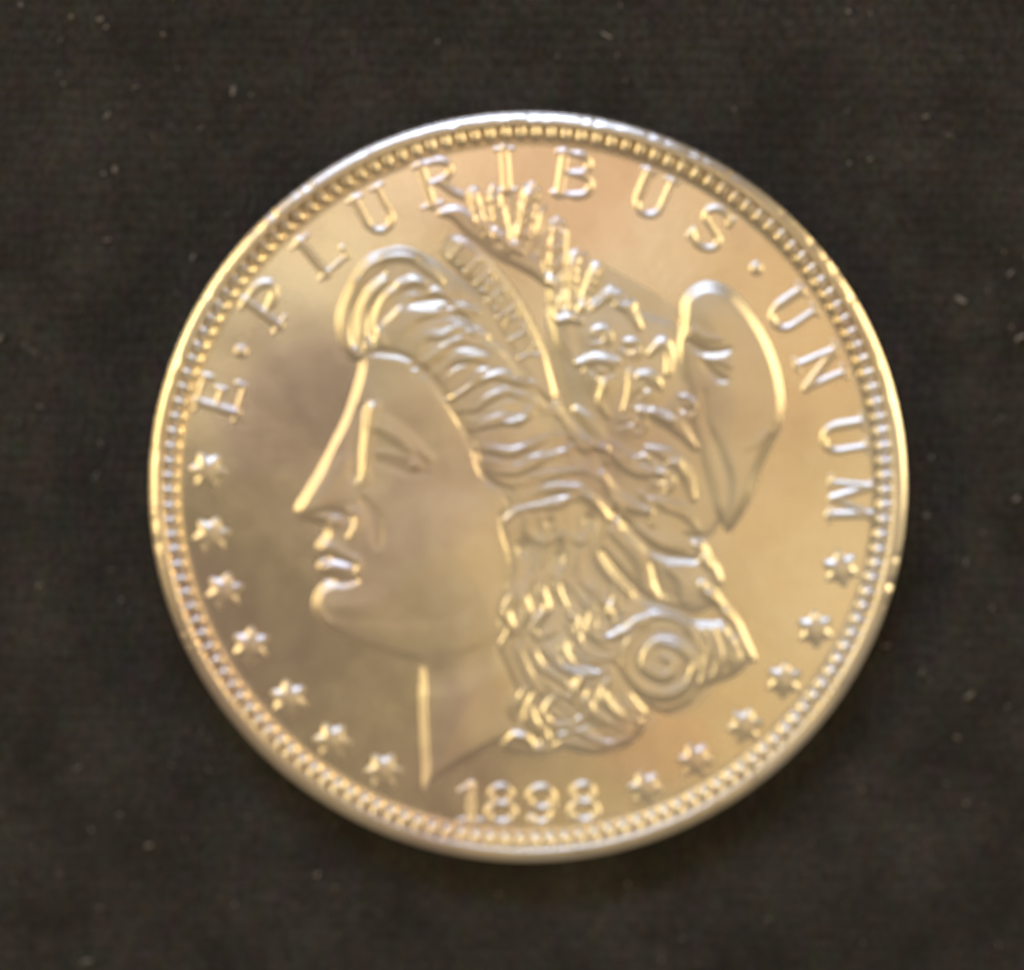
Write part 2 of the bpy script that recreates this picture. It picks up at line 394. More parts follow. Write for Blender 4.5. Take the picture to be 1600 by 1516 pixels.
# ------------------------------------------------------------------ lettering, stars, date
# glyphs: strokes (points, half width) on a cell 1 high (y up), with serifs
def ser(x, y, w=0.17): return ([(x - w, y), (x + w, y)], 0.035)
def arc(cx, cy, rx, ry, a0, a1, n=10): return [(cx + rx * math.cos(math.radians(a0 + (a1 - a0) * i / n)), cy + ry * math.sin(math.radians(a0 + (a1 - a0) * i / n))) for i in range(n + 1)]
T, S = 0.092, 0.05
G = {
 'E': [([(-.18, 0), (-.18, 1)], T), ([(-.32, .02), (.30, .02)], S), ([(-.32, .98), (.28, .98)], S), ([(-.18, .51), (.14, .51)], S), ([(.30, 0), (.32, .20)], S), ([(.28, 1), (.28, .80)], S), ([(.15, .40), (.15, .62)], .04)],
 'P': [([(-.16, 0), (-.16, 1)], T), ser(-.16, .02), ([(-.30, .98), (.06, .98)], S), (arc(.04, .72, .27, .25, 90, -90), .095), ([(.06, .46), (-.14, .46)], .06)],
 'L': [([(-.16, 0), (-.16, 1)], T), ser(-.16, .98), ([(-.30, .02), (.30, .02)], S), ([(.30, 0), (.32, .24)], S)],
 'U': [([(-.24, .98), (-.24, .35)], T), ([(.24, .98), (.24, .35)], .06), (arc(0, .32, .24, .30, 180, 360), .065), ser(-.24, .98, .14), ser(.24, .98, .12)],
 'R': [([(-.20, 0), (-.20, 1)], T), ser(-.20, .02), ([(-.32, .98), (.04, .98)], S), (arc(.03, .745, .23, .235, 90, -90), .075), ([(.03, .51), (-.16, .51)], S), ([(.02, .50), (.18, .2), (.34, .02)], .08)],
 'I': [([(0, 0), (0, 1)], T), ser(0, .02, .18), ser(0, .98, .18)],
 'B': [([(-.20, 0), (-.20, 1)], T), ([(-.32, .98), (.04, .98)], S), ([(-.32, .02), (.06, .02)], S), (arc(.03, .755, .20, .225, 90, -90), .075), (arc(.05, .275, .25, .255, 90, -90), .08), ([(-.2, .53), (.05, .53)], .045)],
 'S': [(arc(0, .745, .22, .235, 20, 180, 9) + [(-.19, .62), (0, .52), (.19, .40)] + arc(0, .265, .24, .25, 20, -160, 9), .068), ([(.23, .98), (.22, .76)], .035), ([(-.25, .02), (-.24, .26)], .035)],
 'N': [([(-.24, 0), (-.24, 1)], .06), ([(.24, 0), (.24, 1)], .06), ([(-.25, 1), (.25, 0)], .085), ser(-.26, .98, .13), ser(-.24, .02, .13), ser(.24, .98, .13)],
 'M': [([(-.34, 0), (-.30, 1)], .05), ([(.34, 0), (.30, 1)], .085), ([(-.30, 1), (0, .05)], .08), ([(.30, 1), (0, .05)], .05), ser(-.34, .02, .13), ser(.34, .02, .15), ser(-.34, .98, .08), ser(.34, .98, .08)],
 'T': [([(0, 0), (0, 1)], T), ser(0, .02), ([(-.3, .98), (.3, .98)], S), ([(-.3, 1), (-.32, .8)], S), ([(.3, 1), (.32, .8)], S)],
 'Y': [([(0, 0), (0, .5)], T), ([(0, .48), (-.26, 1)], T), ([(0, .48), (.26, 1)], .06), ser(0, .02), ser(-.26, .98, .13), ser(.26, .98, .12)],
 '1': [([(0, 0), (0, .98)], .10), ([(0, .97), (-.2, .80)], .06), ser(0, .03, .24)],
 '8': [(arc(0, .74, .19, .23, 0, 360, 18), .082), (arc(0, .265, .25, .245, 0, 360, 18), .092)],
 '9': [(arc(0, .69, .23, .28, 0, 360, 18), .088), (arc(-.01, .52, .25, .48, 25, -88, 12), .08), ([(-.02, .03), (-.2, .08)], .07), ([(-.2, .12), (-.18, .14)], .10)],
 '.': [([(0, .5), (0, .501)], .13)],
}
def glyph(ch, c, up, size, h, name, parent, step=1.6, wide=1.0, emb=0.0, soft=1.15, fat=1.0, mat=None):
    """c: centre (photograph point); up: angle of the letter's up direction in the coin plane (deg, y up)"""
    c = D([c])[0]; a = math.radians(up); uy = np.array([math.cos(a), -math.sin(a)]); ux = np.array([math.sin(a), math.cos(a)])
    pad = size * 0.8
    Rl = Relief(c[0] - pad, c[1] - pad, c[0] + pad, c[1] + pad, step)
    Rl.H[:] = 0; best = np.full(Rl.X.shape, -1e9)
    for pts, w in G[ch]:
        P = np.array([c + ux * (x * size * wide) + uy * ((y - .5) * size) for x, y in pts]); wv = np.full(len(P), 1.0)
        q, _ = Rl.seg(P, wv, (slice(None), slice(None)))
        best = np.maximum(best, w * size * fat - q)
    e = size * 0.075 * soft + 1.2
    t = np.clip((best + 1.4) / e, 0, 1)
    Rl.H = h * np.sqrt(np.clip(1 - (1 - t) ** 2, 0, 1)) * (0.4 + 0.6 * smooth(t * 1.4)); Rl.blur(1.3)
    if emb: Rl.H += emb
    o = Rl.emit(name, mat or M_DEV, parent, thr=emb + 0.08)
    return o

CX, CY = 824.0, 762.0
def up_of(px, py, inward=False):
    d = D([(px, py)])[0]; return math.degrees(math.atan2(-d[1], d[0]))
legend = [('E', 343, 622), ('.', 376, 551), ('P', 418, 478), ('L', 500, 394), ('U', 586, 331), ('R', 684, 285), ('I', 790, 266), ('B', 897, 274), ('U', 1020, 306), ('S', 1112, 358), ('.', 1182, 421),
          ('U', 1237, 488), ('N', 1283, 577), ('U', 1320, 685), ('M', 1330, 782)]
for ch, px, py in legend:
    if ch == '.': glyph(ch, (px, py), up_of(px, py), 72, 5, 'dot', coin)
    else: glyph(ch, (px, py), up_of(px, py), 67, 4.0, 'letter', coin, wide={'I': 1.2, 'U': 1.22, 'N': 1.2, 'M': 1.12}.get(ch, 1.38), fat=1.05)

for ch, px, py, up in [('1', 736, 1256, 90), ('8', 783, 1259, 90), ('9', 846, 1260, 90), ('8', 912, 1256, 92)]:
    glyph(ch, (px, py), up, 61, 5.6, 'digit', coin, wide=1.38, fat=0.82, soft=1.3)

def star(c, rot):
    c = D([c])[0]; Rl = Relief(c[0] - 37, c[1] - 37, c[0] + 37, c[1] + 37, 1.6)
    poly = []
    for k in range(12):
        a = math.radians(rot + 30 * k); r = 33 if k % 2 == 0 else 20
        poly.append((c[0] + r * math.cos(a), c[1] + r * math.sin(a)))
    poly = np.array(poly); sl = (slice(None), slice(None)); ins = Rl.inside(poly, sl)
    q, _ = Rl.seg(np.vstack([poly, poly[:1]]), np.ones(13), sl)
    d = np.where(ins, q, 0)
    Rl.H = 7.0 * (1 - np.exp(-d / 6)); Rl.blur(2.2)
    return Rl.emit('star', M_DEV, coin, thr=0.12)
for px, py in [(324, 737), (330, 838), (350, 926), (391, 1011), (451, 1094), (519, 1160), (599, 1207), (1315, 890), (1275, 985), (1226, 1065), (1165, 1136), (1088, 1190), (1010, 1234)]:
    star((px, py), up_of(px, py) * -1 + rnd.uniform(-5, 5))

# ------------------------------------------------------------------ the portrait relief
c0 = D([(430, 262)])[0]; c1 = D([(1262, 1262)])[0]
A = Relief(c0[0], c0[1], c1[0], c1[1], 1.3)
FACE, HAIR, BAND, CAP, RIB = 1, 2, 3, 4, 5
LEAF0, EAR0, BOLL0, CURL = 20, 40, 60, 6
names = {FACE: 'face', HAIR: 'hair', BAND: 'headband', CAP: 'cap', RIB: 'cap_hem', CURL: 'spiral_curl'}

# face and neck
face_poly = [(567, 535), (560, 575), (549, 615), (536, 652), (516, 692), (494, 735), (474, 768), (460, 791), (460, 803), (470, 815), (488, 817), (502, 822), (506, 833), (498, 845), (493, 858), (500, 868),
             (508, 872), (498, 880), (497, 891), (506, 899), (514, 906), (504, 916), (493, 929), (489, 946), (494, 964), (508, 980), (535, 997), (575, 1014), (620, 1028), (652, 1036), (654, 1060), (656, 1130), (659, 1190), (663, 1243),
             (690, 1216), (735, 1188), (790, 1160), (850, 1140), (900, 1040), (900, 800), (860, 640), (760, 520), (640, 470)]
fm = A.fill(face_poly, 5.8, 12.5, dome=13, dome_w=85, label=FACE, n=4)
fx = D([(765, 900)])[0][0]
A.H *= 1 - 0.82 * smooth((A.X - fx) / 150)       # the cheek sinks away under the hair
A.blob((700, 870), 95, 105, 0, 8.0, clip=fm)        # cheek
A.blob((560, 940), 55, 45, 20, 1.8, clip=fm)         # chin
A.blob((640, 620), 70, 60, 30, 2.5, clip=fm)         # temple
A.blob((715, 1120), 45, 120, 0, 3.5, clip=fm)        # neck
A.stroke([(520, 985), (580, 1000), (660, 1010), (730, 985), (790, 930)], 42, 1.5, clip=fm)    # jaw line
A.stroke([(600, 1060), (670, 1055), (740, 1040), (800, 1000)], 38, -1.6, clip=fm)             # under the jaw
A.blob((600, 770), 45, 60, -20, -1.6, clip=fm); A.blob((725, 760), 60, 34, 10, -2.0, clip=fm); A.blob((560, 960), 40, 30, 0, 0.8, clip=fm)
# brow, socket, eye
A.stroke([(586, 634), (582, 660), (600, 664), (640, 690), (672, 716)], [12, 15, 18, 16, 8], 1.6, clip=fm)
A.stroke([(580, 636), (577, 668), (573, 705), (571, 738)], [7, 9, 9, 7], 4.4, clip=fm)
A.stroke([(562, 640), (557, 680), (552, 720), (555, 752)], [9, 13, 14, 9], -1.6, clip=fm)
A.stroke([(592, 668), (618, 684), (640, 706), (653, 724)], [8, 12, 10, 6], 1.3, clip=fm)
A.stroke([(588, 706), (608, 708), (632, 714), (650, 727)], [5, 8, 8, 6], 1.2, clip=fm)
A.stroke([(590, 722), (612, 728), (640, 738), (668, 738)], [6, 9, 10, 5], -0.8, clip=fm)
A.blob((648, 727), 9, 7, 0, 1.8, clip=fm)
A.stroke([(560, 755), (572, 748)], [9, 9], 2.0, clip=fm)
# nose, nostril, lips
A.stroke([(540, 720), (510, 760), (490, 790)], [14, 20, 16], 1.6, clip=fm)
A.stroke([(548, 795), (559, 806), (557, 824), (546, 840)], [4, 7, 8, 5], 2.6, clip=fm)
A.blob((524, 816), 8, 7, 0, 2.6, clip=fm)
A.stroke([(490, 803), (512, 800), (535, 803), (545, 812)], [5, 7, 7, 4], -2.2, clip=fm)
A.stroke([(500, 854), (520, 858), (540, 866), (556, 876)], [9, 10, 8, 5], 1.8, clip=fm)
A.stroke([(505, 871), (525, 874), (545, 879), (556, 884)], [4, 4.5, 4.5, 3], -3, clip=fm)
A.stroke([(502, 887), (522, 888), (542, 890)], [9, 11, 6], 2.2, clip=fm)
A.stroke([(553, 866), (561, 880), (557, 896)], [3, 6, 4], 2.2, clip=fm)
A.stroke([(514, 908), (502, 922), (497, 944), (503, 964), (518, 980)], [5, 8, 9, 8, 5], 2.6, clip=fm)
A.stroke([(515, 908), (535, 910), (556, 906)], [6, 9, 6], -3.0, clip=fm)
A.stroke([(566, 780), (585, 810), (590, 850)], [8, 16, 10], -1.5, clip=fm)

# hair mass
hair_poly = [(552, 568), (536, 540), (528, 508), (533, 474), (548, 440), (566, 416), (596, 397), (640, 392), (676, 404), (700, 420), (760, 470), (830, 560), (880, 640), (930, 690), (985, 760), (1010, 860), (1080, 950), (1130, 968),
             (1172, 1026), (1150, 1058), (1098, 1078), (1080, 1100), (1045, 1116), (1010, 1120), (1006, 1146), (980, 1170), (930, 1178), (880, 1172), (850, 1182), (812, 1182), (780, 1172), (790, 1150), (812, 1120), (806, 1085), (786, 1040), (776, 1010),
             (786, 960), (800, 900), (796, 850), (782, 812), (790, 780), (750, 740), (736, 690), (712, 655), (680, 610), (640, 566), (600, 548)]
hm = A.fill(hair_poly, 3.0, 10.0, dome=9.5, dome_w=60, label=HAIR, mode='add')
A.L[(A.L == 0) & hm] = HAIR
sub = A.H.copy()
def lock(P, w=9, h=5.0, label=HAIR, **k): A.stroke(P, w, h, label=label, **k)
def cut(P, w=6, h=-3.5, **k): A.stroke(P, w, h, **k)
# roll above the forehead
lock([(560, 556), (542, 540), (535, 508), (540, 476), (556, 440)], [6, 9, 10, 9, 6], 5)
lock([(572, 540), (566, 516), (566, 488), (578, 462), (600, 440)], [5, 8, 8, 8, 6], 5)
lock([(600, 538), (588, 508), (596, 478), (612, 458), (640, 446)], [5, 8, 9, 8, 6], 4)
lock([(556, 438), (578, 412), (606, 402), (640, 402), (668, 420), (690, 440)], [6, 10, 11, 11, 9, 6], 6)
cut([(553, 540), (551, 510), (556, 480), (572, 448), (600, 424)], 6, -4)
cut([(582, 540), (578, 512), (582, 484), (600, 456), (636, 430)], 6, -4)
# waves sweeping back to the band, each a raised crest with a groove under it
waves = [
 [(596, 470), (615, 446), (642, 438), (666, 446), (690, 462), (718, 478)],
 [(612, 496), (634, 470), (664, 458), (694, 458), (716, 474), (742, 500)],
 [(628, 528), (648, 500), (676, 488), (706, 484), (734, 492), (760, 520)],
 [(650, 556), (660, 528), (690, 518), (722, 514), (752, 522), (778, 548)],
 [(640, 572), (664, 572), (690, 552), (714, 536), (748, 538), (784, 566), (812, 600)],
 [(690, 584), (706, 566), (736, 556), (766, 562), (794, 590), (822, 616)],
 [(700, 620), (728, 606), (750, 590), (776, 586), (804, 594), (838, 602), (862, 622)],
 [(716, 638), (744, 636), (764, 620), (790, 612), (820, 622), (850, 636), (884, 654)],
 [(724, 664), (752, 660), (784, 652), (812, 652), (836, 640), (868, 652), (900, 672)],
 [(740, 696), (768, 702), (798, 706), (828, 698), (860, 686), (890, 690), (920, 710)],
 [(752, 724), (784, 730), (814, 728), (846, 716), (878, 708), (906, 716), (936, 740)],
 [(790, 748), (826, 748), (852, 740), (884, 736), (912, 742), (944, 766)],
 [(812, 776), (846, 768), (878, 764), (908, 768), (936, 790), (952, 812)],
]
for i, wv in enumerate(waves):
    wv = [(x + rnd.uniform(-3, 3), y + rnd.uniform(-3.5, 3.5)) for x, y in wv]
    hh = rnd.uniform(3.6, 5.2) if i < 8 else rnd.uniform(2.2, 4.2)
    lock(wv, [4, rnd.uniform(7, 10), rnd.uniform(8, 13), rnd.uniform(6, 10), rnd.uniform(5, 9), 4], hh, mod=0.8)
    cut([(x + 2, y + 12) for x, y in wv], [3, 5, 6, 6, 4], -1.8, mod=0.6)
    a = [(x + rnd.uniform(-2, 2), y + 5 + rnd.uniform(-2, 2)) for x, y in wv[1:-1]]
    A.stroke(a, 3, -1.2)
cut([(560, 552), (600, 552), (640, 560), (676, 590), (700, 620), (720, 660), (738, 700), (756, 742), (800, 768)], [3, 5, 6, 6, 7, 7, 6, 5, 4], -2.8)
for c, h in [([(598, 402), (624, 396), (652, 402)], 4), ([(620, 444), (646, 436), (664, 444)], 3), ([(672, 458), (694, 450), (716, 462)], 3), ([(700, 488), (724, 482), (748, 490)], 4), ([(722, 524), (744, 518), (762, 526)], 3),
             ([(754, 594), (776, 586), (800, 594), (834, 600)], 4), ([(752, 664), (780, 660), (806, 656)], 2.5), ([(760, 700), (788, 704), (820, 700)], 2.5), ([(876, 706), (900, 700), (916, 706)], 3)]:
    A.stroke(c, [5, 10, 5], h)
# the lock that falls in front of the ear, with its holes
lock([(790, 812), (812, 796), (846, 790), (874, 786), (900, 774), (930, 786), (943, 808), (936, 840), (934, 868), (950, 896), (984, 928)], [4, 6, 7, 8, 9, 10, 10, 9, 9, 9, 6], 4.2)
lock([(784, 806), (792, 836), (804, 872), (800, 910), (790, 950), (784, 990), (781, 1016)], [5, 8, 9, 8, 7, 7, 6], 3, mod=0.4)
lock([(822, 806), (826, 832), (852, 846), (880, 836), (908, 846), (916, 838)], [6, 8, 8, 7, 8, 5], 2.8)
lock([(844, 806), (850, 826), (848, 860), (838, 892), (824, 930), (812, 968)], [5, 7, 8, 9, 8, 5], 3, mod=0.4)
lock([(872, 790), (868, 816), (884, 850), (888, 880), (874, 905)], [7, 7, 7, 8, 6], 2.6, mod=0.5)
lock([(905, 806), (912, 840), (904, 876), (910, 902), (926, 928)], [5, 8, 8, 8, 5], 2.2, mod=0.5)
A.blob((816, 856), 10, 15, 0, -7); A.blob((873, 872), 7, 16, 5, -6); A.blob((920, 812), 8, 13, 0, -5.5); A.blob((858, 816), 6, 6, 0, -4)
# wavy locks on the neck
curls = [
 [(826, 900), (816, 926), (824, 952), (814, 976), (802, 990)], [(800, 930), (790, 956), (800, 984), (784, 1010)],
 [(848, 894), (846, 920), (856, 944), (842, 966), (836, 984), (848, 996), (860, 984)],
 [(871, 906), (873, 926), (886, 952), (900, 968), (900, 990), (908, 1008), (928, 1024), (958, 1026)],
 [(897, 908), (914, 934), (927, 954), (926, 978), (938, 994), (956, 998), (974, 984), (990, 972)],
 [(926, 918), (940, 936), (952, 950), (960, 972), (980, 966)], [(954, 918), (960, 936), (957, 958), (972, 958)],
 [(834, 1016), (848, 1040), (874, 1058), (898, 1076), (912, 1096)], [(866, 1014), (872, 1036), (896, 1048), (924, 1052), (950, 1046)],
 [(880, 990), (882, 1014), (906, 1034), (936, 1042)], [(812, 1010), (822, 1036), (836, 1062), (856, 1080), (890, 1106), (916, 1128)],
 [(818, 1078), (808, 1098), (804, 1120), (812, 1136)], [(846, 1076), (828, 1100), (836, 1128), (856, 1150), (846, 1168)],
 [(866, 1086), (852, 1108), (866, 1130), (890, 1132), (910, 1124)], [(948, 1062), (942, 1086), (954, 1104), (972, 1122), (996, 1130)],
 [(926, 1066), (918, 1094), (930, 1118), (956, 1134), (984, 1146)], [(972, 1090), (986, 1112), (1004, 1126)],
 [(880, 1150), (906, 1140), (932, 1152), (962, 1160), (990, 1148)], [(790, 1162), (804, 1150), (826, 1154), (836, 1170), (858, 1172)],
 [(868, 1168), (890, 1160), (920, 1168), (950, 1172)], [(896, 1080), (906, 1060), (930, 1058)],
]
for c in curls:
    lock(c, [4.5, 8, 8.5, 8, 5], 5.4, mod=0.6)
for c in waves:                                     # finer hairs between the main crests
    for q in range(3):
        dx, dy = rnd.uniform(-6, 6), rnd.uniform(-11, 11)
        A.stroke([(x + dx + rnd.uniform(-2, 2), y + dy + rnd.uniform(-2, 2)) for x, y in c], [2, rnd.uniform(2.6, 4), 2], rnd.choice([-1.5, -1.2, 1.5, 1.9]), mod=0.5)
for c in curls:
    for q in range(5):
        dx, dy = rnd.uniform(-10, 10), rnd.uniform(-9, 9)
        A.stroke([(x + dx + rnd.uniform(-2.5, 2.5), y + dy + rnd.uniform(-2.5, 2.5)) for x, y in c], [2, rnd.uniform(2.6, 4.8), 2], rnd.choice([-2.4, 2.4, 3.0]), mod=0.4)
for c in curls[2:16]:
    cut([(x + 9, y + 6) for x, y in c], [3, 4.5, 5, 3], -2.6)
A.blob((952, 1068), 8, 13, 10, 3); A.blob((970, 1112), 8, 14, -25, 3.4); A.blob((1002, 1128), 10, 8, 0, 3.4)
cut([(960, 1040), (985, 1075), (1010, 1104), (1040, 1122)], 9, -4)
# the big spiral curl
cx, cy = 1034, 1036
def spiral(k, off=0):
    r = 9 + off + 58 * (k / 40) ** 1.15; a = math.radians(-80 + 690 * k / 40)
    return (cx + 2 + r * 1.04 * math.cos(a), cy + r * 0.96 * math.sin(a) + 2 * math.sin(k * 0.9))
A.blob((cx, cy), 62, 62, 0, 2.6)
A.stroke([spiral(k) for k in range(41)], [6, 8, 9, 9, 6], 3.6, label=CURL, n=3)
A.stroke([spiral(k, 6) for k in range(4, 30)], 2.4, -1.8, n=3); A.stroke([spiral(k, 15) for k in range(6, 34)], 3.6, -3.0, n=3)
for q in range(26):
    k0 = rnd.randint(6, 30); o = rnd.uniform(-7, 7)
    A.stroke([spiral(k, o) for k in range(k0, k0 + rnd.randint(5, 10))], [1.5, 2.8, 1.5], rnd.choice([-2, 2, 2.4]), n=3)
lock([(974, 990), (996, 972), (1024, 962), (1056, 966), (1082, 986), (1090, 1016), (1084, 1050)], [6, 8, 8, 8, 8, 8, 6], 5)
for c in [[(1098, 984), (1108, 1010), (1102, 1040), (1096, 1068)], [(1114, 984), (1122, 1010), (1124, 1036), (1114, 1060)], [(1130, 984), (1140, 1006), (1142, 1034)], [(1146, 1000), (1152, 1022), (1148, 1046)]]:
    lock(c, [6, 8, 8, 5], 5.5)

# cap (dome behind the wreath, the slack bag that hangs at the back)
A.fill([(880, 400), (930, 402), (990, 430), (1046, 466), (1090, 520), (1100, 640), (1000, 700), (880, 600)], 1.0, 22, dome=0, label=None)
cap_poly = [(880, 470), (930, 462), (990, 478), (1040, 494), (1072, 500), (1080, 474), (1108, 460), (1140, 472), (1176, 520), (1196, 566), (1208, 620), (1204, 664), (1186, 702), (1168, 742), (1156, 780), (1138, 812),
            (1110, 846), (1112, 880), (1130, 920), (1116, 950), (1080, 962), (1030, 950), (985, 925), (950, 890), (935, 830), (950, 800), (900, 690), (870, 600), (850, 500)]
cm = A.fill(cap_poly, 1.6, 16, dome=9, dome_w=55, label=CAP)
bag_poly = [(1060, 500), (1064, 468), (1084, 447), (1110, 440), (1142, 452), (1174, 485), (1198, 522), (1217, 566), (1228, 620), (1224, 664), (1206, 702), (1188, 742), (1176, 780), (1158, 812), (1136, 834), (1112, 800), (1080, 700), (1052, 600), (1050, 540)]
A.fill(bag_poly, 9.5, 18, dome=7, dome_w=45, label=CAP)
A.blob((1150, 600), 44, 95, -6, 3.0, clip=(A.L == CAP))
A.blob((1112, 500), 30, 34, -30, 3)
A.stroke([(1074, 534), (1092, 546), (1114, 552), (1140, 546)], [5, 8, 8, 4], -6, clip=None)
A.stroke([(1078, 524), (1084, 516), (1100, 526), (1128, 530)], [5, 8, 8, 4], 3)
A.stroke([(1096, 562), (1108, 578), (1122, 590), (1136, 594)], [4, 8, 8, 4], -5)
A.stroke([(1106, 558), (1124, 560), (1142, 572)], [5, 9, 5], 4)
A.stroke([(1100, 612), (1104, 660), (1122, 704), (1136, 750), (1134, 800), (1126, 834)], [3, 6, 10, 13, 11, 7], -3.2)
A.stroke([(1150, 520), (1176, 580), (1186, 640), (1176, 700)], [10, 26, 26, 10], -0.8)
A.stroke([(1170, 700), (1186, 690), (1204, 672)], [5, 9, 5], 2.2)
A.stroke([(1060, 500), (1060, 560), (1080, 620)], [8, 14, 8], -2.5)
# lower folds of the cap
A.stroke([(960, 802), (985, 826), (1015, 856), (1046, 870), (1086, 876)], [5, 8, 10, 9, 5], -6.5, power=0.8)
A.stroke([(942, 862), (962, 888), (982, 910), (1008, 936), (1046, 952), (1082, 966), (1120, 970)], [4, 8, 9, 9, 9, 9, 6], -7.5, power=0.8)
A.stroke([(1018, 880), (1026, 906), (1036, 936)], [4, 7, 4], -4.5)
A.stroke([(956, 830), (990, 860), (1006, 890), (1014, 922)], [8, 16, 15, 8], 3.6)
A.stroke([(1044, 888), (1066, 906), (1070, 940)], [8, 15, 10], 3.2)
A.stroke([(1070, 836), (1090, 842), (1106, 840)], [3, 6, 4], -4)
A.stroke([(990, 826), (1030, 846), (1070, 856)], [6, 11, 7], 2.4)
# gathered hem at the back
for c in [[(1088, 850), (1100, 864), (1106, 884)], [(1100, 872), (1114, 888), (1124, 908)], [(1096, 912), (1106, 928), (1120, 936)], [(1110, 926), (1124, 944), (1138, 962)], [(1136, 956), (1150, 978), (1162, 1004), (1176, 1030)]]:
    A.stroke(c, [6, 9, 9, 6], 7, label=RIB)

# headband with its word
band_c = [(690, 380), (726, 400), (760, 438), (790, 480), (816, 526), (838, 574), (860, 618)]
pts = catmull(D(band_c), 6); sl = A.win(pts, 36)
wv = np.interp(np.linspace(0, 1, len(pts)), [0, .12, .5, .8, 1], [12, 27, 31, 28, 10])
q, t = A.seg(pts, wv, sl); k = smooth((1 - q) / 0.55) * smooth(t * 7) * 0.65
A.H[sl] = A.H[sl] * (1 - k) + (8.0 + 2.0 * (1 - q ** 2)) * k
A.L[sl][q < 0.98] = BAND
# band letters are raised pieces of their own, computed on the same surface further down

# wreath: leaves, wheat ears, cotton bolls
def leaf(i, P, w, h, vein=True):
    A.stroke(P, w, h, label=LEAF0 + i, mode='add', power=0.75); names[LEAF0 + i] = 'leaf'
    if vein: A.stroke(P[1:-1] if len(P) > 3 else P, 2.6, -2.2)
leaf(0, [(688, 334), (712, 334), (744, 358), (786, 388), (828, 412), (858, 444)], [4, 12, 19, 20, 17, 6], 5.5)
leaf(1, [(862, 440), (874, 486), (884, 530), (900, 566)], [8, 16, 16, 6], 3.8)
leaf(2, [(900, 640), (922, 660), (940, 690), (948, 722)], [5, 12, 12, 5], 6)
leaf(3, [(868, 632), (890, 668), (912, 690), (940, 700)], [4, 10, 12, 5], 5)
leaf(4, [(1000, 640), (1034, 652), (1060, 668), (1088, 700)], [5, 12, 12, 5], 6)
leaf(5, [(948, 700), (976, 724), (1004, 736), (1036, 740)], [5, 12, 13, 5], 5.5)
leaf(6, [(1010, 700), (1044, 712), (1072, 740), (1084, 780)], [5, 13, 13, 5], 5.5)
leaf(7, [(940, 740), (958, 770), (984, 790), (1014, 800)], [5, 11, 12, 5], 5.5)
leaf(8, [(1018, 780), (1044, 790), (1070, 800), (1090, 826)], [5, 12, 12, 5], 4)
leaf(9, [(928, 480), (956, 462), (982, 482), (1000, 512)], [5, 11, 11, 5], 6)
leaf(10, [(1016, 552), (1034, 536), (1046, 552), (1044, 584)], [5, 9, 9, 5], 7)
# wheat ears of the upper spray, each with grains and beards
def wheat(i, P, w):
    names[EAR0 + i] = 'wheat_ear'
    d = catmull(D(P), 6)
    A.stroke(P, [w * .5, w, w * .9, w * .35], 4.5, label=EAR0 + i)
    n = max(3, int(np.linalg.norm(d[-1] - d[0]) / 13))
    for k in range(n):
        j = int((len(d) - 2) * (k + 0.4) / n); p = d[j]; tv = d[j + 1] - d[j]; tv /= np.linalg.norm(tv); nv = np.array([-tv[1], tv[0]])
        for sgn in (-1, 1):
            a = p + nv * sgn * w * 0.25 - tv * 4; b = p + nv * sgn * w * 0.72 + tv * 9
            A.stroke(np.array([a, b]), [3.2, 4.6], 3.2, label=EAR0 + i, raw=True)
wheat(0, [(812, 392), (818, 360), (824, 320), (831, 290)], 14)
wheat(1, [(796, 392), (784, 360), (776, 326), (770, 294)], 12)
wheat(2, [(872, 498), (868, 440), (868, 386), (870, 344)], 12)
wheat(3, [(890, 496), (893, 460), (896, 424), (900, 394)], 10)
wheat(4, [(904, 492), (914, 462), (924, 436), (934, 414)], 8)
wheat(5, [(768, 378), (754, 350), (744, 322), (738, 296)], 9)
A.stroke([(814, 366), (816, 340), (828, 300)], [6, 5, 3], 3.5); A.stroke([(882, 366), (880, 420), (876, 480)], [5, 5, 4], 4.5)
A.stroke([(893, 416), (892, 450), (889, 482)], [5, 5, 5], 5)
A.stroke([(872, 502), (890, 498), (908, 502)], [6, 9, 6], 6.5)
for x0, y0, x1, y1 in [(800, 388, 786, 318), (806, 388, 800, 306), (824, 386, 842, 300), (830, 392, 852, 322), (778, 372, 752, 316), (770, 370, 736, 322), (846, 410, 858, 352), (880, 470, 882, 352), (900, 470, 916, 396), (910, 480, 940, 424), (842, 400, 846, 330), (790, 380, 770, 322), (922, 488, 958, 446)]:
    A.stroke([(x0, y0), ((x0 + x1) / 2 + rnd.uniform(-2, 2), (y0 + y1) / 2), (x1, y1)], [4.5, 4, 2], 3.0, label=EAR0)
# cotton bolls and flowers
def boll(i, c, r, h=6):
    names[BOLL0 + i] = 'cotton_boll'
    A.blob(c, r, r, 0, h, label=BOLL0 + i)
    for k in range(3):
        a = math.radians(100 + 120 * k + i * 37)
        A.stroke([(c[0], c[1]), (c[0] + r * 0.95 * math.cos(a), c[1] + r * 0.95 * math.sin(a))], 3.4, -4, taper=False)
    a0 = 200 + i * 13
    A.stroke([(c[0] + r * 1.02 * math.cos(math.radians(a0 + 14 * k)), c[1] + r * 1.02 * math.sin(math.radians(a0 + 14 * k))) for k in range(12)], 5, 4.5)
boll(0, (938, 590), 26, 7); boll(1, (1010, 606), 22, 7); boll(2, (938, 530), 17, 5.5); boll(3, (984, 548), 16, 5.5); boll(4, (1066, 640), 20, 6); boll(5, (986, 660), 22, 5.5); boll(6, (1034, 752), 17, 4)
A.stroke([(904, 568), (934, 558), (966, 566)], [6, 9, 6], 6.5)
A.stroke([(996, 586), (1010, 588), (1026, 596)], [5, 9, 5], 5)
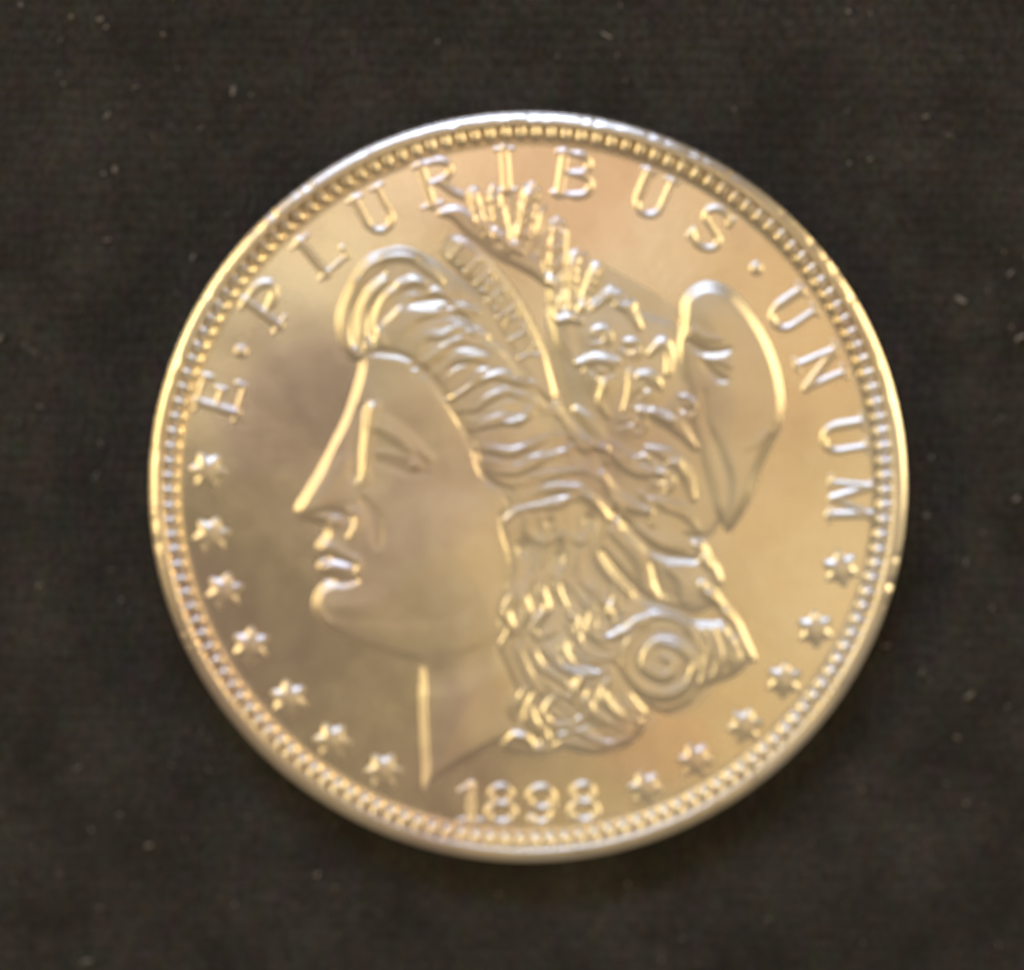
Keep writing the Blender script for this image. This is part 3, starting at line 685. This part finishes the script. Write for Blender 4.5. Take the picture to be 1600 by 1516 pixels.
A.stroke([(944, 600), (938, 628), (950, 650)], [5, 8, 5], 5); A.stroke([(984, 580), (984, 612), (976, 640)], [5, 8, 5], 5); A.stroke([(962, 476), (976, 480), (990, 476)], [6, 8, 6], 4)
for c in [[(1006, 712), (1020, 724), (1040, 744)], [(1042, 726), (1058, 724), (1072, 744)], [(960, 780), (970, 800), (966, 826)], [(1000, 770), (1016, 790), (1020, 820)], [(1020, 640), (1044, 656), (1056, 654)], [(950, 690), (966, 700), (988, 716), (1010, 712)]]:
    A.stroke(c, [4, 7, 4], 4.5)

A.L[(A.L == 0)] = HAIR
A.H = np.where(A.H < 0, 0, A.H)
# tiny handling marks on the cheek and neck
for k in range(70):
    x, y = rnd.uniform(520, 800), rnd.uniform(600, 1180); a = rnd.uniform(0, math.pi); l = rnd.uniform(3, 16)
    A.stroke([(x, y), (x + l * math.cos(a), y + l * math.sin(a))], rnd.uniform(1.4, 2.6), -rnd.uniform(0.2, 0.7), clip=fm)
for q in range(150):                                # stray fine hairs that break up the locks
    c = rnd.choice(curls + waves[4:]); dx, dy = rnd.uniform(-13, 13), rnd.uniform(-13, 13); k0 = rnd.randint(0, len(c) - 3)
    A.stroke([(x + dx + rnd.uniform(-3, 3), y + dy + rnd.uniform(-3, 3)) for x, y in c[k0:k0 + 3]], [1.6, rnd.uniform(2.6, 4.2), 1.6], rnd.choice([-2.2, 2.0, 2.6]), clip=hm)
A.H = np.where((A.L != FACE) & (A.H > 6), 6 + (A.H - 6) * 0.68, A.H)
A.blur(2.4)
# keep everything inside the silhouette: outside it the relief has fallen to the field
cache = A.grids()
portrait = A.emit('portrait', M_DEV, coin, FACE, cache=cache)
for lid, nm in sorted(names.items()):
    if lid == FACE: continue
    A.emit(nm, M_DEV, portrait, lid, cache=cache)

# raised word on the headband
def band_letter(ch, c, up, size):
    g = D([c])[0]; ix = int((g[0] - A.xs[0]) / A.step); iy = int((g[1] - A.ys[0]) / A.step)
    a = math.radians(up); uy = np.array([math.cos(a), -math.sin(a)]); ux = np.array([math.sin(a), math.cos(a)])
    Rl = Relief(A.xs[ix - 22], A.ys[iy - 22], A.xs[ix + 22], A.ys[iy + 22], A.step)
    hb = A.H[iy - 22:iy - 22 + Rl.H.shape[0], ix - 22:ix - 22 + Rl.H.shape[1]]
    best = np.full(Rl.X.shape, -1e9)
    for pts, w in G[ch]:
        P = np.array([g + ux * (x * size) + uy * ((y - .5) * size) for x, y in pts])
        q, _ = Rl.seg(P, np.ones(len(P)), (slice(None), slice(None))); best = np.maximum(best, w * size + 0.6 - q)
    t = np.clip((best + 1) / 3, 0, 1); add = 3.2 * smooth(t)
    m = add > 0.05
    Rl.H = np.where(m, hb + add + 0.25, 0)
    V, N = Rl.grids(); W = Rl.X.shape[1]
    cell = m[:-1, :-1] & m[1:, :-1] & m[:-1, 1:] & m[1:, 1:]
    jj, ii = np.nonzero(cell)
    b = jj * W + ii; quads = np.stack([b, b + W, b + W + 1, b + 1], 1)
    used, inv = np.unique(quads, return_inverse=True)
    link('letter', mesh_np('letter', V.reshape(-1, 3)[used], inv.reshape(quads.shape)), M_DEV, portrait)
for ch, px, py, up in [('L', 716, 396, 50), ('I', 738, 416, 46), ('B', 758, 440, 42), ('E', 777, 467, 38), ('R', 795, 494, 34), ('T', 811, 524, 30), ('Y', 826, 553, 27)]:
    band_letter(ch, (px, py), up, 33)
